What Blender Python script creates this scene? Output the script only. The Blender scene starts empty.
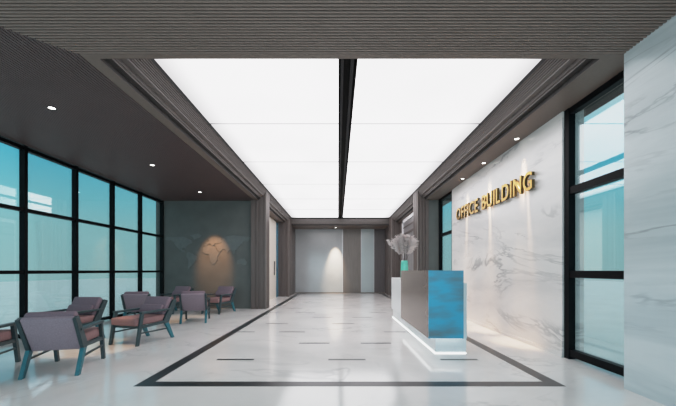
import bpy, bmesh, math, random
from mathutils import Vector, Matrix
random.seed(7)
S = bpy.context.scene
C = S.collection
PI = math.pi
CX = 0.12            # centre line of the hall
H = 3.40             # soffit height

# ------------------------------------------------------------------ materials
def lin(r, g, b):
    f = lambda v: (v/255/12.92) if v/255 <= .04045 else ((v/255+.055)/1.055)**2.4
    return (f(r), f(g), f(b), 1)

def nodes(name):
    m = bpy.data.materials.new(name); m.use_nodes = True
    nt = m.node_tree; nt.nodes.clear()
    out = nt.nodes.new('ShaderNodeOutputMaterial')
    return m, nt, out

def N(nt, typ, **kw):
    n = nt.nodes.new(typ)
    for k, v in kw.items():
        if k.startswith('_'): setattr(n, k[1:], v)
        else: n.inputs[k.replace('__', ' ')].default_value = v
    return n

def ramp(nt, stops):
    r = nt.nodes.new('ShaderNodeValToRGB')
    e = r.color_ramp.elements
    while len(e) > 1: e.remove(e[-1])
    e[0].position, e[0].color = stops[0]
    for p, c in stops[1:]:
        x = e.new(p); x.color = c
    return r

def plain(name, col, rough=.5, metal=0, noise=.08, scale=30, spec=.5, stretch=(1, 1, 1), bump=0, coat=0):
    m, nt, out = nodes(name)
    b = N(nt, 'ShaderNodeBsdfPrincipled', Roughness=rough, Metallic=metal)
    b.inputs['Specular IOR Level'].default_value = spec
    b.inputs['Coat Weight'].default_value = coat
    tc = nt.nodes.new('ShaderNodeTexCoord')
    mp = N(nt, 'ShaderNodeMapping', Scale=stretch)
    nz = N(nt, 'ShaderNodeTexNoise', Scale=scale, Detail=3)
    lo = tuple(c*(1-noise) for c in col[:3])+(1,); hi = tuple(min(1, c*(1+noise)) for c in col[:3])+(1,)
    r = ramp(nt, [(.3, lo), (.7, hi)])
    L = nt.links.new
    L(tc.outputs['Object'], mp.inputs[0]); L(mp.outputs[0], nz.inputs['Vector'])
    L(nz.outputs['Fac'], r.inputs[0]); L(r.outputs[0], b.inputs['Base Color'])
    if bump:
        bp = N(nt, 'ShaderNodeBump', Strength=bump, Distance=.004)
        L(nz.outputs['Fac'], bp.inputs['Height']); L(bp.outputs[0], b.inputs['Normal'])
    L(b.outputs[0], out.inputs[0])
    return m

def marble(name, base, cloud, vein, rough, rot=(0, 0, 0), sc=1.0, stretch=(1, 1, 1), vein_amt=.5, spec=.5):
    m, nt, out = nodes(name); L = nt.links.new
    b = N(nt, 'ShaderNodeBsdfPrincipled', Roughness=rough)
    b.inputs['Specular IOR Level'].default_value = spec
    tc = nt.nodes.new('ShaderNodeTexCoord')
    mp = N(nt, 'ShaderNodeMapping', Scale=tuple(s*sc for s in stretch), Rotation=rot)
    L(tc.outputs['Object'], mp.inputs[0])
    n1 = N(nt, 'ShaderNodeTexNoise', Scale=.9, Detail=6, Roughness=.6, Distortion=.6)
    r1 = ramp(nt, [(.35, cloud), (.62, base)])
    n2 = N(nt, 'ShaderNodeTexNoise', Scale=.8, Detail=5, Roughness=.62, Distortion=1.2)
    r2 = ramp(nt, [(.478, (0, 0, 0, 1)), (.497, (1, 1, 1, 1)), (.505, (1, 1, 1, 1)), (.53, (0, 0, 0, 1))])
    n3 = N(nt, 'ShaderNodeTexNoise', Scale=1.3, Detail=2)
    r3 = ramp(nt, [(.48, (0, 0, 0, 1)), (.68, (vein_amt,)*3+(1,))])
    mul = N(nt, 'ShaderNodeMath', _operation='MULTIPLY')
    mx = N(nt, 'ShaderNodeMix', _data_type='RGBA')
    L(mp.outputs[0], n1.inputs['Vector']); L(mp.outputs[0], n2.inputs['Vector']); L(mp.outputs[0], n3.inputs['Vector'])
    L(n1.outputs['Fac'], r1.inputs[0]); L(n2.outputs['Fac'], r2.inputs[0]); L(n3.outputs['Fac'], r3.inputs[0])
    L(r2.outputs[0], mul.inputs[0]); L(r3.outputs[0], mul.inputs[1])
    L(mul.outputs[0], mx.inputs['Factor']); L(r1.outputs[0], mx.inputs['A']); mx.inputs['B'].default_value = vein
    L(mx.outputs['Result'], b.inputs['Base Color'])
    L(b.outputs[0], out.inputs[0])
    return m

def emit(name, col, strength, var=0):
    m, nt, out = nodes(name); L = nt.links.new
    e = N(nt, 'ShaderNodeEmission', Color=col, Strength=strength)
    if var:
        tc = nt.nodes.new('ShaderNodeTexCoord')
        nz = N(nt, 'ShaderNodeTexNoise', Scale=.7, Detail=1)
        r = ramp(nt, [(.3, tuple(c*(1-var) for c in col[:3])+(1,)), (.6, col)])
        L(tc.outputs['Object'], nz.inputs['Vector']); L(nz.outputs['Fac'], r.inputs[0]); L(r.outputs[0], e.inputs['Color'])
    L(e.outputs[0], out.inputs[0])
    return m

def glass_mat(name, tint, base=.06, top=.75, haze=0, hazecol=(1, 1, 1, 1)):
    m, nt, out = nodes(name); L = nt.links.new
    t = N(nt, 'ShaderNodeBsdfTransparent', Color=tint)
    g = N(nt, 'ShaderNodeBsdfGlossy', Color=(.95, .98, 1, 1), Roughness=.02)
    lw = N(nt, 'ShaderNodeLayerWeight', Blend=.25)
    mr = N(nt, 'ShaderNodeMapRange'); mr.inputs['To Min'].default_value = base; mr.inputs['To Max'].default_value = top
    mx = nt.nodes.new('ShaderNodeMixShader')
    L(lw.outputs['Fresnel'], mr.inputs['Value']); L(mr.outputs[0], mx.inputs[0])
    first = t.outputs[0]
    if haze:
        d = N(nt, 'ShaderNodeBsdfDiffuse', Color=hazecol)
        h = N(nt, 'ShaderNodeMixShader', Fac=haze)
        L(t.outputs[0], h.inputs[1]); L(d.outputs[0], h.inputs[2]); first = h.outputs[0]
    L(first, mx.inputs[1]); L(g.outputs[0], mx.inputs[2]); L(mx.outputs[0], out.inputs[0])
    return m

M = {}
M['floor'] = marble('floor_marble', lin(232, 229, 226), lin(216, 214, 212), lin(176, 176, 176), .11, (0, 0, .9), .6, (1, 1, 1), .55, .62)
M['inlay'] = plain('black_granite', lin(38, 43, 46), .3, noise=.2, scale=60)
M['marble_wall'] = marble('white_wall_marble', lin(228, 224, 221), lin(206, 204, 203), lin(124, 124, 127), .24, (-.12, .2, 0), .75, (1, .5, 2), .6)
M['marble_pier'] = marble('pale_pier_marble', lin(212, 217, 218), lin(184, 192, 194), lin(120, 126, 130), .25, (.10, 0, 0), .7, (1, .35, 3.6), .6)
M['wood'] = plain('dark_wood', lin(88, 78, 75), .42, noise=.14, scale=6, stretch=(8, 8, .6))
M['wood_pale_edge'] = plain('wood_edge', lin(132, 124, 120), .4)
M['soffit'] = plain('soffit_paint', lin(108, 94, 86), .5, noise=.05)
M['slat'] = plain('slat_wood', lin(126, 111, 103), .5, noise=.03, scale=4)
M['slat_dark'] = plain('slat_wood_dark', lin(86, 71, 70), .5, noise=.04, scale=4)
M['void'] = plain('slat_backing', lin(12, 12, 12), .8, noise=.02)
M['gap_shade'] = plain('painted_gap_shadow', lin(46, 42, 41), .6)  # shadow tone painted onto the first cornice step
M['cornice'] = plain('cornice_metal', lin(104, 96, 93), .4, noise=.05)
M['green_wall'] = plain('slate_green_plaster', lin(86, 90, 88), .6, noise=.1, scale=2.5, bump=.1)
M['map'] = plain('map_relief', lin(95, 101, 101), .5, noise=.1, scale=8)
M['black_metal'] = plain('black_frame', lin(7, 9, 12), .5, noise=.1, spec=.08)
M['glass'] = glass_mat('clear_cyan_glass', (.93, .97, .97, 1), .04, .32)
M['light'] = emit('stretch_ceiling_light', (1, .972, 1, 1), 3.0, .12)
def edge_dim(m):            # soft shadow along the ceiling's outer side edges, put into its emission
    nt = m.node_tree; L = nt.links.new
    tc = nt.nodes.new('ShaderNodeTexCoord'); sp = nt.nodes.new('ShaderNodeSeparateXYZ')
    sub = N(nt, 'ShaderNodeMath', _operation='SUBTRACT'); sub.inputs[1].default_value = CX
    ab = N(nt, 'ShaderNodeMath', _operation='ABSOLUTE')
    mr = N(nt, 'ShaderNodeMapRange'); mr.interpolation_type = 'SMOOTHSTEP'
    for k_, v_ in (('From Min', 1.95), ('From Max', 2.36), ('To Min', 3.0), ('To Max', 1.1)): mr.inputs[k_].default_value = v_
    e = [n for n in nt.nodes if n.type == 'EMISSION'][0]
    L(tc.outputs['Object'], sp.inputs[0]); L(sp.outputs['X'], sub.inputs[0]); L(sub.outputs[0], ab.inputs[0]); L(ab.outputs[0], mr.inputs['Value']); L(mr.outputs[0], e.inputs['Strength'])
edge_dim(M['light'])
M['light_back'] = plain('lightbox_backing', lin(50, 50, 54), .8)
M['track'] = plain('track_black', lin(6, 7, 8), .6, spec=.05)
M['track_rail'] = plain('track_rail', lin(26, 29, 32), .5, spec=.2)
M['panel_glass'] = plain('grey_lacquer_panel', lin(170, 173, 175), .14, noise=.06, scale=1.2)
M['panel_wood'] = plain('taupe_panel', lin(108, 99, 93), .3, noise=.1, scale=5, stretch=(6, 6, .5))
M['panel_pale'] = plain('pale_glass_strip', lin(172, 184, 186), .15, noise=.03)
M['panel_dark'] = plain('dark_taupe_panel', lin(84, 77, 78), .3, noise=.1, scale=5, stretch=(6, 6, .5))
M['steel_edge'] = plain('steel_edge', lin(190, 188, 190), .3, metal=.6)
M['cream_door'] = plain('cream_door', lin(226, 218, 208), .35, noise=.04)
M['blue_glass'] = plain('blue_glass_panel', lin(70, 130, 155), .15)
M['grey_door'] = plain('grey_lift_door', lin(135, 132, 134), .3, metal=.3)
M['white_frame'] = plain('white_door_frame', lin(225, 224, 226), .4, noise=.03)
M['fabric'] = plain('mauve_fabric', lin(140, 124, 134), .85, noise=.12, scale=90, bump=.3)
M['fabric_front'] = plain('mauve_cushion_fabric', lin(120, 102, 112), .85, noise=.12, scale=90, bump=.3)
M['seat_fabric'] = plain('rose_seat_fabric', lin(140, 106, 106), .85, noise=.12, scale=90, bump=.3)
M['frame_teal'] = plain('dark_teal_wood', lin(44, 62, 66), .4, noise=.15, scale=20)
M['leg_daylit'] = plain('daylit_leg_tone', lin(36, 104, 116), .35, noise=.15, scale=20)  # rear legs: daylight from behind the camera put into a brighter teal
M['bronze'] = plain('bronze_panel', lin(140, 126, 120), .22, metal=.4, noise=.08, scale=2, stretch=(1, 1, 3))
M['white_solid'] = plain('white_solid_surface', lin(226, 228, 230), .22, noise=.02)
M['end_reflection'] = plain('painted_daylight_reflection', lin(78, 176, 208), .3, metal=.3, noise=.35, scale=1.2, stretch=(1.2, 1, 4))  # desk end: reflected cyan daylight painted into the base colour
_r = [n for n in M['end_reflection'].node_tree.nodes if n.type == 'VALTORGB'][0].color_ramp.elements
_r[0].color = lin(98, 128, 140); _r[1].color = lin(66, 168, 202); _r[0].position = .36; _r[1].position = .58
M['strip_glow'] = emit('led_strip', (.95, 1, 1, 1), 3.6)
M['gold'] = plain('brushed_gold', lin(176, 138, 72), .2, metal=1, noise=.08, scale=20)
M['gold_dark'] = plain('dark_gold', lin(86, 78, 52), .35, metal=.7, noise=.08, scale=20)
M['lamp'] = emit('downlight_lens', (1, .97, .9, 1), 9)
M['lamp_ring'] = plain('downlight_ring', lin(70, 66, 64), .4)
M['vase'] = plain('turquoise_glaze', lin(96, 190, 170), .2, noise=.08, scale=12)
M['stem'] = plain('dried_stem', lin(66, 48, 44), .8)
M['plume'] = plain('pampas_fluff', lin(214, 204, 202), .9, noise=.12, scale=30)
M['terrace'] = plain('terrace_stone', lin(206, 214, 212), .7, noise=.06, scale=1)

# ------------------------------------------------------------------ mesh helpers
class MB:
    def __init__(s): s.v, s.f, s.m, s.mats = [], [], [], []
    def mi(s, mat):
        if mat not in s.mats: s.mats.append(mat)
        return s.mats.index(mat)
    def poly(s, pts, mat):
        o = len(s.v); s.v += [tuple(p) for p in pts]; s.f.append(tuple(range(o, o+len(pts)))); s.m.append(s.mi(mat))
    def box(s, x0, x1, y0, y1, z0, z1, mat):
        x0, x1 = sorted((x0, x1)); y0, y1 = sorted((y0, y1)); z0, z1 = sorted((z0, z1))
        o = len(s.v)
        s.v += [(x0,y0,z0),(x1,y0,z0),(x1,y1,z0),(x0,y1,z0),(x0,y0,z1),(x1,y0,z1),(x1,y1,z1),(x0,y1,z1)]
        for q in ((0,3,2,1),(4,5,6,7),(0,1,5,4),(1,2,6,5),(2,3,7,6),(3,0,4,7)):
            s.f.append(tuple(o+i for i in q)); s.m.append(s.mi(mat))
    def hexa(s, p, mat):            # 8 corners, bottom ring then top ring
        o = len(s.v); s.v += [tuple(q) for q in p]
        for q in ((0,3,2,1),(4,5,6,7),(0,1,5,4),(1,2,6,5),(2,3,7,6),(3,0,4,7)):
            s.f.append(tuple(o+i for i in q)); s.m.append(s.mi(mat))
    def prism_x(s, prof, x0, x1, mat):   # profile in (y,z) extruded along x
        n = len(prof); o = len(s.v)
        s.v += [(x0, y, z) for y, z in prof]+[(x1, y, z) for y, z in prof]
        s.f.append(tuple(o+i for i in range(n))[::-1]); s.m.append(s.mi(mat))
        s.f.append(tuple(o+n+i for i in range(n))); s.m.append(s.mi(mat))
        for i in range(n):
            j = (i+1) % n
            s.f.append((o+i, o+j, o+n+j, o+n+i)); s.m.append(s.mi(mat))
    def lathe(s, prof, mat, n=24, c=(0, 0)):
        o = len(s.v)
        for r, z in prof:
            for k in range(n):
                a = 2*PI*k/n; s.v.append((c[0]+r*math.cos(a), c[1]+r*math.sin(a), z))
        for i in range(len(prof)-1):
            for k in range(n):
                j = (k+1) % n
                s.f.append((o+i*n+k, o+i*n+j, o+(i+1)*n+j, o+(i+1)*n+k)); s.m.append(s.mi(mat))
    def build(s, name, parent=None, bevel=0, seg=2, smooth=False):
        me = bpy.data.meshes.new(name); me.from_pydata(s.v, [], s.f)
        for m in s.mats: me.materials.append(m)
        for p, i in zip(me.polygons, s.m): p.material_index = i
        bm = bmesh.new(); bm.from_mesh(me)
        bmesh.ops.recalc_face_normals(bm, faces=bm.faces)
        if bevel:
            bmesh.ops.bevel(bm, geom=list(bm.edges), offset=bevel, segments=seg, affect='EDGES', profile=.5, clamp_overlap=True)
        if smooth:
            for f in bm.faces: f.smooth = True
        bm.to_mesh(me); bm.free()
        o = bpy.data.objects.new(name, me); C.objects.link(o)
        if parent: o.parent = parent
        return o

def tag(o, label, cat, group=None):
    o['label'] = label; o['category'] = cat
    if group: o['group'] = group
    return o
def struct(o): o['kind'] = 'structure'; return o
def empty(name, loc=(0, 0, 0), rz=0):
    o = bpy.data.objects.new(name, None); C.objects.link(o); o.location = loc; o.rotation_euler = (0, 0, rz)
    o.empty_display_size = .1
    return o
def copy_tree(o, parent=None):
    c = o.copy(); C.objects.link(c)
    if parent: c.parent = parent
    for ch in [x for x in C.objects if x.parent == o]: copy_tree(ch, c)
    return c
def one_box(name, x0, x1, y0, y1, z0, z1, mat, parent=None, bevel=0, seg=2):
    b = MB(); b.box(x0, x1, y0, y1, z0, z1, mat); return b.build(name, parent, bevel, seg)

# ------------------------------------------------------------------ room dimensions
XL, XR = -5.50, 3.10
YG = 10.74           # slate wall
YP0, YP1 = 10.62, 11.1     # near pilasters
YQ = 15.7            # far pilasters
YF = 18.1            # far wall
YB = -2.6            # open entrance behind the camera

# floor
b = MB(); b.box(-5.75, 3.45, YB, 18.4, -.12, 0, M['floor']); struct(b.build('floor'))

# black inlay border and dashes in the floor
b = MB()
zi = .0015
x0, x1, ya, yb = CX-2.24, CX+2.24, 3.52, 18.0
w = .15
def flat(b, x0, x1, y0, y1, z, mat): b.box(x0, x1, y0, y1, z-.001, z, mat)
flat(b, x0, x1, ya, ya+w, zi, M['inlay']); flat(b, x0, x1, yb-w, yb, zi, M['inlay'])
flat(b, x0, x0+w, ya+w, yb-w, zi, M['inlay']); flat(b, x1-w, x1, ya+w, yb-w, zi, M['inlay'])
struct(b.build('trim_1'))
b = MB()
y = 4.58; k = 0
rows = {0: [-1.63, -.13, 1.38], 1: [-.64, .375], 2: [-1.97, -1.15, .9]}
for k in range(13):
    yy = 4.58+1.035*k
    for xs in rows[k % 3]:
        x2 = xs+(.5 if xs > -1.9 else .34)
        if 1.2 < x2 and xs > 1.2 and 4.7 < yy: continue
        flat(b, xs, x2, yy-.03, yy+.03, zi, M['inlay'])
struct(b.build('trim_2'))

# terrace outside
b = MB(); b.box(-40, 40, -40, 60, -.3, -.14, M['terrace']); g = b.build('ground'); struct(g)

# ---- ceiling: slatted soffits, mitred where they meet
b = MB()
mit = lambda X: 3.48+(X+2.62)*.95
p = .0385
# front slats run across the hall
yy = 3.44; n = 0
while yy > YB:
    X0 = max(XL, -2.62-(3.48-yy)/.95)
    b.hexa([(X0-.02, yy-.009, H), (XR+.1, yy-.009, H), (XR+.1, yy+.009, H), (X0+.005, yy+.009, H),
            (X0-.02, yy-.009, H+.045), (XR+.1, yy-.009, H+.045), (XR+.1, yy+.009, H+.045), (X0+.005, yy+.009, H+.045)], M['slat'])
    yy -= p
# side slats run along the lounge
xx = -2.66
while xx > XL+.02:
    Y0 = mit(xx)
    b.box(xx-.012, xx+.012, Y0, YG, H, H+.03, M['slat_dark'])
    xx -= p
# plain bands by the light well
b.box(-2.63, CX+2.61+.4, 3.455, 3.53, H-.002, H+.04, M['soffit'])
b.box(-2.63, CX-2.6, 3.53, YG, H-.002, H+.04, M['soffit'])
b.box(CX+2.6, XR+.25, 3.53, YG, H-.002, H+.04, M['soffit'])
b.box(-3.2, CX-2.6, YG, YF+.2, H, H+.04, M['soffit'])
b.box(CX+2.6, 3.6, YG, YF+.2, H, H+.04, M['soffit'])
b.box(CX-2.6, CX+2.6, 16.58, YF+.2, H, H+.04, M['soffit'])
# backing
b.box(XL-.2, CX-2.6, YB, YG+.2, H+.04, H+.07, M['void'])
b.box(CX-2.6, CX+2.6, YB, 3.53, H+.045, H+.07, M['void'])
b.box(CX+2.6, 3.6, YB, YG+.2, H+.04, H+.07, M['void'])
b.box(XL-.2, 3.8, YB, 18.5, 3.86, 3.95, M['void'])
struct(b.build('ceiling'))

# cornice of the light well (stepped rings)
prof = [(.003, H-.002), (.003, 3.45), (.075, 3.45), (.075, 3.475), (.095, 3.475), (.095, 3.52), (.17, 3.52), (.17, 3.545), (.185, 3.545)]
z = 3.545
for k in range(6):
    prof += [(.185+k*.012, z), (.185+k*.012, z+.017), (.203+k*.012, z+.017), (.203+k*.012, z+.023), (.197+k*.012, z+.023)]
    z += .023
prof += [(.27, z), (.27, 3.80)]
b = MB()
def ring(d, z): return [(CX-2.6+d, 3.53+d, z), (CX+2.6-d, 3.53+d, z), (CX+2.6-d, 16.58-d, z), (CX-2.6+d, 16.58-d, z)]
for (d0, z0), (d1, z1) in zip(prof, prof[1:]):
    A, B = ring(d0, z0), ring(d1, z1)
    last = z1 > 3.75
    for i in range(4):
        j = (i+1) % 4
        b.poly([A[i], A[j], B[j], B[i]], M['void'] if last else (M['gap_shade'] if z1 < 3.46 else M['cornice']))
me = b.build('trim_3'); struct(me)

# light well: backing, glowing stretch panels, black track
b = MB(); b.box(CX-2.4, CX+2.4, 3.75, 16.36, 3.765, 3.80, M['light_back']); struct(b.build('trim_4'))
joints = [3.80, 5.9, 7.97, 10.03, 12.1, 14.2, 16.31]
ordw = ['nearest', 'second', 'third', 'fourth', 'fifth', 'farthest']
for side, (xa, xb) in (('left', (CX-2.33, CX-.115)), ('right', (CX+.115, CX+2.33))):
    for k in range(6):
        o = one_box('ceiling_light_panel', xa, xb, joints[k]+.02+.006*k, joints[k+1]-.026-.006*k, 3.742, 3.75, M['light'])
        lab = ('%s glowing white ceiling panel %s of the black ceiling track' % (ordw[k], side)) if k in (0, 5) else \
              ('%s glowing white ceiling panel from the front, %s of the black ceiling track' % (ordw[k], side))
        tag(o, lab, 'ceiling light', 'glowing ceiling panels')
t = tag(empty('ceiling_track', (CX, 10, 3.70)), 'long black recessed track running between the glowing ceiling panels', 'ceiling track')
def loc_box(name, x0, x1, y0, y1, z0, z1, mat, par):
    return one_box(name, x0, x1, y0, y1, z0, z1, mat, par)
b = MB()
b.box(-.113, -.095, -6.2, 6.3, 0, .06, M['track']); b.box(.095, .113, -6.2, 6.3, 0, .06, M['track']); b.box(-.113, .113, -6.2, 6.3, .05, .063, M['track'])
b.build('channel', t)
b = MB(); b.box(-.085, -.05, -6.2, 6.3, .02, .05, M['track_rail']); b.build('rail', t)
b = MB(); b.box(.035, .075, -6.2, 6.3, .02, .05, M['track_rail']); b.build('rail', t)

# ---- left glass wall (window_1)
def window(name, axis_x, ys, zs, y0, y1, z0, z1, depth, out, fw=.055):
    """frame in the plane x=axis_x, out=+1/-1 the outward direction"""
    e = empty(name, (axis_x, y0, 0)); struct(e)
    b = MB()
    xa, xb = 0, out*depth
    for q in ys: b.box(xa, xb, q-fw/2-y0, q+fw/2-y0, z0, z1, M['black_metal'])
    for q in zs: b.box(xa+out*.01, xb, 0, y1-y0, q-fw/2, q+fw/2, M['black_metal'])
    b.build('window_frame', e)
    b = MB(); b.box(out*depth*.7, out*(depth*.7+.012), .01, y1-y0-.01, z0, z1, M['glass'])
    b.build('glass', e)
    return e
ys = [10.74-.03-1.177*k for k in range(0, 12)]
window('window_1', XL, ys, [.06, 1.17, 2.27, 3.355], ys[-1], 10.74, .0, H, .1, -1, .062)

# ---- slate green wall with relief world map
b = MB(); b.box(XL-.25, -2.3, YG, YG+.2, 0, 3.6, M['green_wall']); struct(b.build('wall_back_left'))
cont = {
 'north_america': [(-165,62),(-155,71),(-125,70),(-95,72),(-80,66),(-62,58),(-56,50),(-66,44),(-75,38),(-81,30),(-82,25),(-90,30),(-97,26),(-95,18),(-88,20),(-84,10),(-95,15),(-106,22),(-115,31),(-124,42),(-128,51),(-140,59),(-155,58)],
 'south_america': [(-78,8),(-70,12),(-60,8),(-50,1),(-36,-6),(-39,-16),(-48,-26),(-57,-36),(-66,-46),(-69,-54),(-74,-50),(-72,-32),(-71,-18),(-80,-5)],
 'africa': [(-16,28),(-6,36),(10,37),(20,32),(32,31),(43,12),(51,12),(40,-4),(40,-16),(33,-27),(26,-34),(18,-34),(12,-18),(9,-1),(5,5),(-8,5),(-17,14)],
 'europe': [(-9,37),(-9,43),(-2,44),(-4,49),(4,52),(9,57),(5,60),(14,68),(28,71),(42,67),(55,68),(58,52),(48,46),(40,44),(30,46),(27,40),(22,37),(17,41),(12,45),(4,43),(-1,37)],
 'asia': [(58,52),(58,68),(75,73),(105,77),(140,73),(178,68),(162,60),(155,52),(140,54),(135,44),(127,38),(121,31),(118,24),(108,20),(108,11),(101,3),(98,15),(90,22),(80,14),(77,8),(72,20),(60,25),(56,18),(44,13),(36,30),(36,37),(28,38),(40,43),(50,45)],
 'australia': [(114,-22),(122,-17),(131,-12),(137,-15),(142,-11),(147,-19),(153,-27),(150,-37),(141,-38),(130,-32),(116,-35)],
 'greenland': [(-50,61),(-55,70),(-68,77),(-35,83),(-20,76),(-24,70),(-40,65)],
}
mp = tag(empty('world_map', (-4.0, YG-.002, 1.68)), 'raised grey world map mounted on the slate green lounge wall', 'wall map')
for nm, pts in cont.items():
    b = MB(); sc = .0082
    P = [((lo-16)*sc, la*sc) for lo, la in pts]
    n = len(P); o = 0
    mats = M['map']
    b.v = [(x, -.016, z) for x, z in P]+[(x, 0, z) for x, z in P]
    b.f = [tuple(range(n))]+[(i, (i+1) % n, n+(i+1) % n, n+i) for i in range(n)]
    b.m = [b.mi(mats)]*len(b.f)
    b.build(nm, mp)

# ---- pilasters
def pilaster(name, xi, xo, y0, y1, ztop, face=True):
    b = MB()
    b.box(xi, xo, y0, y1, 0, ztop, M['wood'])
    s = 1 if xo > xi else -1
    wd = abs(xo-xi)
    if face:
        for k, (f0, f1) in enumerate(((.02, .12), (.2, .38), (.5, .62), (.72, .98))):
            b.box(xi+s*wd*f0, xi+s*wd*f1, y0-.03, y0, 0, ztop-.002, M['wood'])
        b.box(xi-s*.004, xi+s*.012, y0-.036, y0, 0, ztop-.004, M['wood_pale_edge'])
    for f0, f1 in ((.12, .32), (.55, .85)):
        b.box(xi-s*.012, xi, y0+(y1-y0)*f0, y0+(y1-y0)*f1, 0, ztop-.003, M['wood'])
    return struct(b.build(name))
hi = 3.70
pilaster('trim_5', CX-2.36, CX-2.84, YP0, YP1, hi)
pilaster('trim_6', CX+2.34, CX+2.70, YP0-.05, YP1, hi)
pilaster('trim_7', CX-2.38, CX-3.2, YQ, YF, hi)
pilaster('trim_8', CX+2.36, CX+3.2, YQ, YF, hi)
# green return wall beside the right pilaster
b = MB(); b.box(CX+2.66, XR+.15, YP0-.06, YP1, 0, 3.6, M['green_wall']); struct(b.build('wall_right_return'))

# alcove side walls
AX = -2.80
b = MB(); b.box(AX-.2, AX, YP1, YQ, 0, 3.6, M['wood']); struct(b.build('wall_alcove_left'))
BX = 2.86
b = MB(); b.box(BX, BX+.2, YP1, YQ, 0, 3.6, M['wood']); struct(b.build('wall_alcove_right'))
# door_1: cream door in the left alcove, with blue sidelight
e = struct(empty('door_1', (AX, 11.4, 0)))
b = MB(); b.box(0, .05, 0, 3.7, 0, 3.36, M['cream_door']); b.box(.05, .052, 1.76, 1.79, .02, 3.3, M['wood']); b.build('door_leaf', e)
b = MB(); b.box(.0, .045, 3.74, 4.29, 0, 3.36, M['blue_glass']); b.build('sidelight', e)
b = MB(); b.box(.05, .08, 3.2, 3.26, 1.0, 1.6, M['black_metal']); b.build('handle', e)
# door_2: white framed lift door in the right alcove
e = struct(empty('door_2', (BX, 11.4, 0)))
b = MB(); b.box(-.06, 0, 3.32, 3.5, 0, 3.38, M['white_frame']); b.box(-.06, 0, 0, 3.5, 3.24, 3.38, M['white_frame']); b.box(-.06, 0, 0, .14, 0, 3.38, M['white_frame'])
b.build('door_frame', e)
b = MB(); b.box(-.03, 0, .14, 1.7, 0, 2.7, M['grey_door']); b.box(-.03, 0, 1.72, 3.3, 0, 2.7, M['grey_door']); b.build('door_leaf', e)
b = MB(); b.box(-.025, 0, .14, 3.3, 2.78, 3.22, M['grey_door']); b.box(-.05, 0, .14, 3.3, 2.7, 2.78, M['wood']); b.box(-.045, 0, .14, 3.3, 3.0, 3.05, M['wood'])
b.build('transom_panel', e)

# ---- far wall with its vertical panels
b = MB()
b.box(-3.2, 3.6, YF, YF+.2, 0, 3.6, M['wood'])
b.box(-2.52, .235, YF-.03, YF, 0, 3.37, M['panel_glass'])
b.box(-2.545, -2.52, YF-.035, YF, 0, 3.385, M['steel_edge']); b.box(.235, .262, YF-.035, YF, 0, 3.385, M['steel_edge'])
b.box(-2.545, .262, YF-.035, YF, 3.37, 3.385, M['steel_edge'])
b.box(.262, 1.22, YF-.02, YF, 0, H, M['panel_wood'])
b.box(1.22, 1.245, YF-.035, YF, 0, H, M['steel_edge']); b.box(1.9, 1.925, YF-.035, YF, 0, H, M['steel_edge'])
b.box(1.245, 1.9, YF-.03, YF, 0, H, M['panel_pale'])
b.box(1.925, 2.8, YF-.02, YF, 0, H, M['panel_dark'])
struct(b.build('wall_back'))
b = MB(); b.box(-2.5, 2.75, YF-.05, YF-.035, 0, .04, M['panel_wood']); struct(b.build('baseboard_back'))

# ---- right side: marble feature wall, windows, near pier
b = MB(); b.box(XR, XR+.3, 4.70, 9.25, 0, 3.5, M['marble_wall']); struct(b.build('wall_right'))
b = MB(); b.box(2.91, 3.5, YB, 3.46, 0, H+.02, M['marble_pier']); struct(b.build('wall_right_pier'))
window('window_2', XR+.02, [3.50, 4.645], [.085, 1.15, 2.28, 3.365], 3.46, 4.70, 0, H, .09, 1, .095)
window('window_3', XR+.02, [9.3, 10.5], [.085, 1.15, 2.28, 3.365], 9.25, YP0-.06, 0, H, .10, 1, .08)
b = MB(); b.box(XR-.012, XR, 4.70, 9.25, 0, .06, M['marble_wall']); struct(b.build('baseboard_right'))

# ---- gold sign OFFICE BUILDING
sign = tag(empty('wall_sign', (XR, 8.70, 2.47)), 'raised gold letters reading OFFICE BUILDING on the white marble wall', 'sign')
def letter(ch):
    cu = bpy.data.curves.new('letter', 'FONT'); cu.body = ch; cu.size = .42; cu.extrude = .022; cu.offset = .004
    cu.bevel_depth = .003; cu.align_x = 'LEFT'
    o = bpy.data.objects.new('tmp', cu); C.objects.link(o)
    dg = bpy.context.evaluated_depsgraph_get()
    me = bpy.data.meshes.new_from_object(o.evaluated_get(dg))
    bpy.data.objects.remove(o)
    xs = [v.co.x for v in me.vertices]; zs = [v.co.y for v in me.vertices]
    return me, min(xs), max(xs), min(zs), max(zs)
word = 'OFFICE BUILDING'
cells = []
for ch in word:
    cells.append(None if ch == ' ' else letter(ch))
GAP, SP = .055, .15
tot = sum((SP if c is None else (c[2]-c[1])+GAP) for c in cells)-GAP
kx = 3.40/tot
cur = 0
for ch, c in zip(word, cells):
    if c is None: cur += SP; continue
    me, a, bb, z0, z1 = c
    kz = .30/(z1-z0)
    for v in me.vertices:
        X = (v.co.x-a+cur)*kx; Z = (v.co.y-z0)*kz; T = v.co.z
        v.co = Vector((-.055-T, -X, Z))
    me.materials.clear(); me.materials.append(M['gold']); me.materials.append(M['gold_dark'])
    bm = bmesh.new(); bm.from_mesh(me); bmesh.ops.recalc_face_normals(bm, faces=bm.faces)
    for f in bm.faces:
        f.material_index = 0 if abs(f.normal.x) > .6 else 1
        f.smooth = False
    # two mounting pins reach the wall
    for py in (.3, .7):
        bmesh.ops.create_cube(bm, size=1, matrix=Matrix.Translation((-.016, -(cur+(bb-a)*.12)*kx-0, .30*py)) @ Matrix.Diagonal((.034, .012, .012, 1)))
    bm.to_mesh(me); bm.free()
    o = bpy.data.objects.new('letter', me); C.objects.link(o); o.parent = sign
    cur += (bb-a)+GAP

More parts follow.
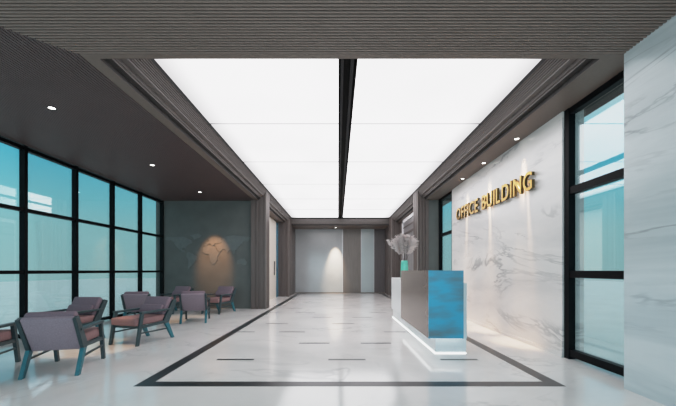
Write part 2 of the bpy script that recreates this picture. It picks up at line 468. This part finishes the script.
# ---- downlights
def downlight(loc, label, r=.05):
    e = tag(empty('recessed_downlight', loc), label, 'ceiling light', 'recessed downlights')
    b = MB(); b.lathe([(r, -.004), (r*1.3, -.006), (r*1.35, 0), (r, .0)], M['lamp_ring'], 20); b.build('trim_ring', e)
    b = MB(); b.poly([(r*math.cos(2*PI*k/20), r*math.sin(2*PI*k/20), -.003) for k in range(20)], M['lamp']); b.build('lens', e)
    return e
def spot(loc, target, power, angle, col, blend=.5, rad=.03):
    l = bpy.data.lights.new('spot', 'SPOT'); l.energy = power; l.spot_size = math.radians(angle); l.spot_blend = blend
    l.color = col; l.shadow_soft_size = rad
    o = bpy.data.objects.new('spot_lamp', l); C.objects.link(o); o.location = loc
    o.rotation_euler = (Vector(target)-Vector(loc)).to_track_quat('-Z', 'Y').to_euler()
    return o
WARM = (1, .62, .36)
for (yy, lab) in ((4.60, 'small square-bright recessed downlight in the dark lounge ceiling, nearest the front'),
                  (7.09, 'recessed downlight midway along the dark slatted lounge ceiling'),
                  (9.53, 'recessed downlight in the lounge ceiling in front of the world map')):
    downlight((-3.87, yy, H-.001), lab.replace('small square-bright ', ''), .04)
spot((-3.87, 4.60, H-.03), (-3.85, 5.3, 0), 260, 26, WARM)
spot((-3.87, 7.09, H-.03), (-3.95, 8.4, 0), 260, 26, WARM)
spot((-3.87, 9.53, H-.03), (-3.9, 10.74, 1.52), 560, 34, (1, .44, .19), .8)
for (yy, lab) in ((5.67, 'recessed downlight over the letters ING of the gold sign'),
                  (6.95, 'recessed downlight over the start of the word BUILDING on the sign'),
                  (8.13, 'recessed downlight over the word OFFICE, farthest along the marble wall')):
    downlight((2.98, yy, H-.003), lab, .036)
    spot((2.98, yy, H-.03), (3.10, yy, 1.2), 800, 24, (1, .62, .36), .9, .06)
downlight((-.12, 17.45, H-.001), 'recessed downlight in front of the grey panel of the far wall', .05)
spot((-.12, 17.45, H-.03), (-.15, YF, 1.2), 1000, 36, (1, .74, .52), 1)

# ---- reception desk
d = tag(empty('reception_desk', (1.38, 4.89, 0)), 'white reception desk with a bronze raised end, blue with painted daylight reflection, on a glowing plinth', 'reception desk')
b = MB(); b.box(.03, .475, .03, 3.85, 0, .22, M['white_solid']); b.build('plinth', d)
b = MB(); b.box(0, .475, 0, 3.88, .22, 1.02, M['white_solid']); b.build('counter', d, .004)
b = MB(); b.box(.018, .03, .018, 3.86, .0, .013, M['strip_glow']); b.box(.018, .47, .018, .03, .0, .013, M['strip_glow']); b.build('light_strip', d)
b = MB(); b.box(-.06, -.03, .03, 2.05, .226, .232, M['strip_glow']); b.box(-.06, .39, -.03, -.01, .226, .232, M['strip_glow']); b.build('light_strip', d)
sx0, sx1, sy0, sy1, sz0, sz1 = -.093, .404, -.06, 2.06, .233, 1.2
b = MB()
b.box(sx0, sx0+.09, sy0+.012, sy1, sz0, sz1, M['bronze']); b.box(sx0+.09, sx1-.05, sy0+.0125, sy1, 1.022, sz1, M['bronze'])
b.box(sx1-.05, sx1-.002, sy0+.012, sy1, 1.022, sz1, M['bronze'])
b.build('raised_panel', d)
b = MB(); b.box(sx0, sx1, sy0-.0, sy0+.012, sz0, sz1, M['end_reflection']); b.build('end_panel', d)

# ---- vase and pampas on the counter
vx, vy, vz = 1.475, 7.55, 1.02
v = empty('vase', (vx, vy, vz)); 
b = MB(); b.lathe([(.0, .0), (.07, .0), (.082, .03), (.085, .2), (.078, .36), (.072, .40), (.064, .40), (.068, .34), (.074, .03), (0, .02)], M['vase'], 28)
bpy.data.objects.remove(v)
v = b.build('vase', None, smooth=True); v.location = (vx, vy, vz)
tag(v, 'turquoise ceramic vase on the white counter of the reception desk', 'vase')
def plume(dx, dy, top, L, label, cnt=420, kf=1.0):
    rnd = random.Random(int((dx+2)*1000))
    e = tag(empty('pampas_stem', (vx, vy, vz+.06)), label, 'dried plant', 'pampas stems in the vase')
    P = []
    for k in range(9):
        t = k/8
        P.append(Vector((dx*t**1.5*1.0, dy*t**1.5, (top-vz-.06)*t)))
    b = MB()
    r = .004
    for k in range(8):
        a, c = P[k], P[k+1]
        for s_ in range(4):
            a0, a1 = s_*PI/2, (s_+1)*PI/2
            u0 = Vector((math.cos(a0)*r, math.sin(a0)*r, 0)); u1 = Vector((math.cos(a1)*r, math.sin(a1)*r, 0))
            b.poly([a+u0, a+u1, c+u1, c+u0], M['stem'])
    b.build('stem', e)
    b = MB()
    for k in range(cnt):
        t = 1-rnd.random()**.8*L
        i = min(7, int(t*8)); base = P[i].lerp(P[i+1], t*8-i)
        s = (1-t)/L
        ln = kf*(.05+.12*math.sin(PI*min(1, .2+s*.8))*rnd.uniform(.5, 1.2))
        az = rnd.uniform(0, 2*PI)
        dirv = Vector((math.cos(az)*.75, math.sin(az)*.75, rnd.uniform(.1, .7))).normalized()
        tip = base+dirv*ln+Vector((dx*.12, dy*.12, -.02))
        side = dirv.cross(Vector((0, 0, 1))).normalized()*.004
        mid = base.lerp(tip, .6)+Vector((0, 0, .012))
        b.poly([base-side*.4, base+side*.4, mid+side, tip, mid-side], M['plume'])
    b.build('plume', e)
shared = 'feathery grey pampas plume standing upright in the turquoise vase'
for dx, dy, top, L_ in ((-.10, .03, 1.95, .36), (-.03, -.10, 1.97, .36), (.05, .08, 1.97, .36), (.12, -.03, 1.94, .36), (.02, 0, 1.90, .36),
                       (-.18, -.06, 1.86, .38), (.19, .06, 1.88, .38), (-.09, .12, 1.86, .38), (.08, -.12, 1.86, .38)):
    plume(dx, dy, top, L_, shared)
plume(-.33, 0, 1.88, .25, 'pampas stem leaning out farthest to the left from the turquoise vase', 90, .5)

# ---- lounge chairs
def soft(name, x0, x1, y0, y1, z0, z1, mat, par, bev=.03, tilt=None, piv=None):
    b = MB(); nx, ny, nz = 4, 4, 2
    b.box(x0, x1, y0, y1, z0, z1, mat)
    o = b.build(name, par, bev, 3, True)
    if tilt:
        R_ = Matrix.Translation(piv) @ Matrix.Rotation(tilt, 4, 'X') @ Matrix.Translation(-Vector(piv))
        o.data.transform(R_)
    return o
def make_chair():
    r = empty('lounge_chair')
    W = .285
    th = math.atan2(.21, .355)        # backward lean of the back
    for s in (-1, 1):
        x0, x1 = s*W, s*(W-.04)
        b = MB(); b.prism_x([(-.445, .66), (-.365, .685), (-.14, .345), (-.16, .275), (-.25, .29)], x0, x1, M['frame_teal']); b.build('back_post', r, .004, 1)
        b = MB(); b.prism_x([(-.25, .29), (-.165, .28), (-.33, 0), (-.385, 0)], x0+s*.002, x1-s*.002, M['leg_daylit']); b.build('leg', r, .004, 1)
        b = MB(); b.prism_x([(.285, .50), (.345, .50), (.435, 0), (.385, 0)], x0+s*.001, x1-s*.001, M['frame_teal']); b.build('leg', r, .004, 1)
        b = MB(); b.prism_x([(-.33, .505), (-.33, .535), (.345, .535), (.345, .50)], x0+s*.012, x1-s*.012, M['frame_teal']); b.build('armrest', r, .005, 2)
    b = MB()
    for s in (-1, 1):
        b.prism_x([(-.2, .335), (-.19, .29), (.36, .27), (.36, .31)], s*(W-.004), s*(W-.03), M['frame_teal'])
        b.prism_x([(-.27, .2), (-.265, .175), (.38, .185), (.38, .205)], s*(W-.008), s*(W-.028), M['frame_teal'])
    b.box(-W+.03, W-.03, .32, .355, .27, .31, M['frame_teal']); b.box(-W+.03, W-.03, -.2, -.17, .29, .33, M['frame_teal'])
    b.build('seat_frame', r)
    # seat cushion
    soft('seat_cushion', -W+.037, W-.037, -.20, .43, .315, .435, M['seat_fabric'], r, .028)
    # back shell (rear upholstery) and front cushion, both leaning back
    piv = (0, -.20, .35)
    soft('back_shell', -W+.037, W-.037, -.245, -.185, .275, .735, M['fabric'], r, .015, th, piv)
    soft('back_cushion', -W+.037, W-.037, -.184, -.09, .40, .742, M['fabric_front'], r, .03, th, piv)
    soft('lumbar_cushion', -W+.06, W-.06, -.089, -.035, .41, .56, M['fabric_front'], r, .024, th, piv)
    return r
spots = [  # x, y, heading, label
 (-3.34, 4.17, 16, 'nearest mauve lounge chair, its whole back and teal rear legs toward the camera'),
 (-4.35, 4.00, 15, 'lounge chair cut by the left edge, only its arm and rose seat showing'),
 (-4.47, 5.72, 175, 'front-facing mauve lounge chair against the window, directly behind the nearest chair'),
 (-3.32, 5.83, 165, 'front-facing lounge chair with rose seat, standing by the black floor border'),
 (-4.56, 7.90, 13, 'dark-backed lounge chair by the window, half hidden behind the rose-seated chair'),
 (-4.69, 9.80, 165, 'far lounge chair at the corner of window wall and slate wall'),
 (-3.37, 8.04, 15, 'mauve lounge chair seen from behind in the far seating group'),
 (-3.39, 9.73, 165, 'farthest lounge chair, facing forward just in front of the world map wall'),
]
proto = make_chair()
for i, (x, y, a, lab) in enumerate(spots):
    o = proto if i == 0 else copy_tree(proto)
    o.location = (x, y, 0); o.rotation_euler = (0, 0, math.radians(a))
    tag(o, lab, 'armchair', 'lounge chairs by the window')

# ------------------------------------------------------------------ world: hazy cyan daylight
wd = bpy.data.worlds.new('daylight'); S.world = wd; wd.use_nodes = True
nt = wd.node_tree; nt.nodes.clear(); L = nt.links.new
out = nt.nodes.new('ShaderNodeOutputWorld'); bg = N(nt, 'ShaderNodeBackground', Strength=1.32)
tc = nt.nodes.new('ShaderNodeTexCoord'); sp = nt.nodes.new('ShaderNodeSeparateXYZ')
mr = N(nt, 'ShaderNodeMapRange'); mr.inputs['From Min'].default_value = -.2; mr.inputs['From Max'].default_value = .4
rp = ramp(nt, [(0, lin(136, 176, 180)), (.33, lin(138, 176, 179)), (.50, lin(134, 182, 187)), (.62, lin(112, 182, 196)), (.76, lin(78, 172, 198)), (.9, lin(150, 205, 220)), (1, lin(205, 225, 232))])
L(tc.outputs['Generated'], sp.inputs[0]); L(sp.outputs['Z'], mr.inputs['Value']); L(mr.outputs[0], rp.inputs[0])
L(rp.outputs[0], bg.inputs['Color']); L(bg.outputs[0], out.inputs[0])

# cool fill lamp added behind the camera, standing in for entrance daylight
l = bpy.data.lights.new('rear_fill_lamp', 'AREA'); l.shape = 'RECTANGLE'; l.size = 7; l.size_y = 2.8; l.energy = 210; l.color = (.70, .92, 1)
o = bpy.data.objects.new('rear_fill_lamp', l); C.objects.link(o); o.location = (-1.2, YB, 1.6); o.rotation_euler = (PI/2, 0, 0)

# ------------------------------------------------------------------ camera
cam = bpy.data.cameras.new('camera'); co = bpy.data.objects.new('camera', cam); C.objects.link(co)
cam.sensor_width = 36; cam.lens = 36*340/676
cam.shift_x = 0; cam.shift_y = (270.5-203)/676
cam.clip_start = .05
co.location = (0, 0, 1.2); co.rotation_euler = (PI/2, 0, 0)
S.camera = co
S.view_settings.view_transform = 'Standard'
S.view_settings.look = 'None'
S.view_settings.use_curve_mapping = True       # soft film shoulder for the very bright ceiling
cm = S.view_settings.curve_mapping
cm.use_clip = False; cm.clip_min_x = 0; cm.clip_min_y = 0; cm.clip_max_x = 8; cm.clip_max_y = 1.2
cv = cm.curves[3]
pts = [(0, 0), (.25, .25), (.5, .49), (.8, .68), (1.2, .78), (2, .86), (3, .91), (6, .985)]
cv.points[0].location = pts[0]; cv.points[1].location = pts[-1]
for p_ in pts[1:-1]: cv.points.new(*p_)
for p_ in cv.points: p_.handle_type = 'AUTO_CLAMPED'
cm.update()
S.cycles.max_bounces = 10
S.cycles.transparent_max_bounces = 12
S.cycles.sample_clamp_indirect = 6
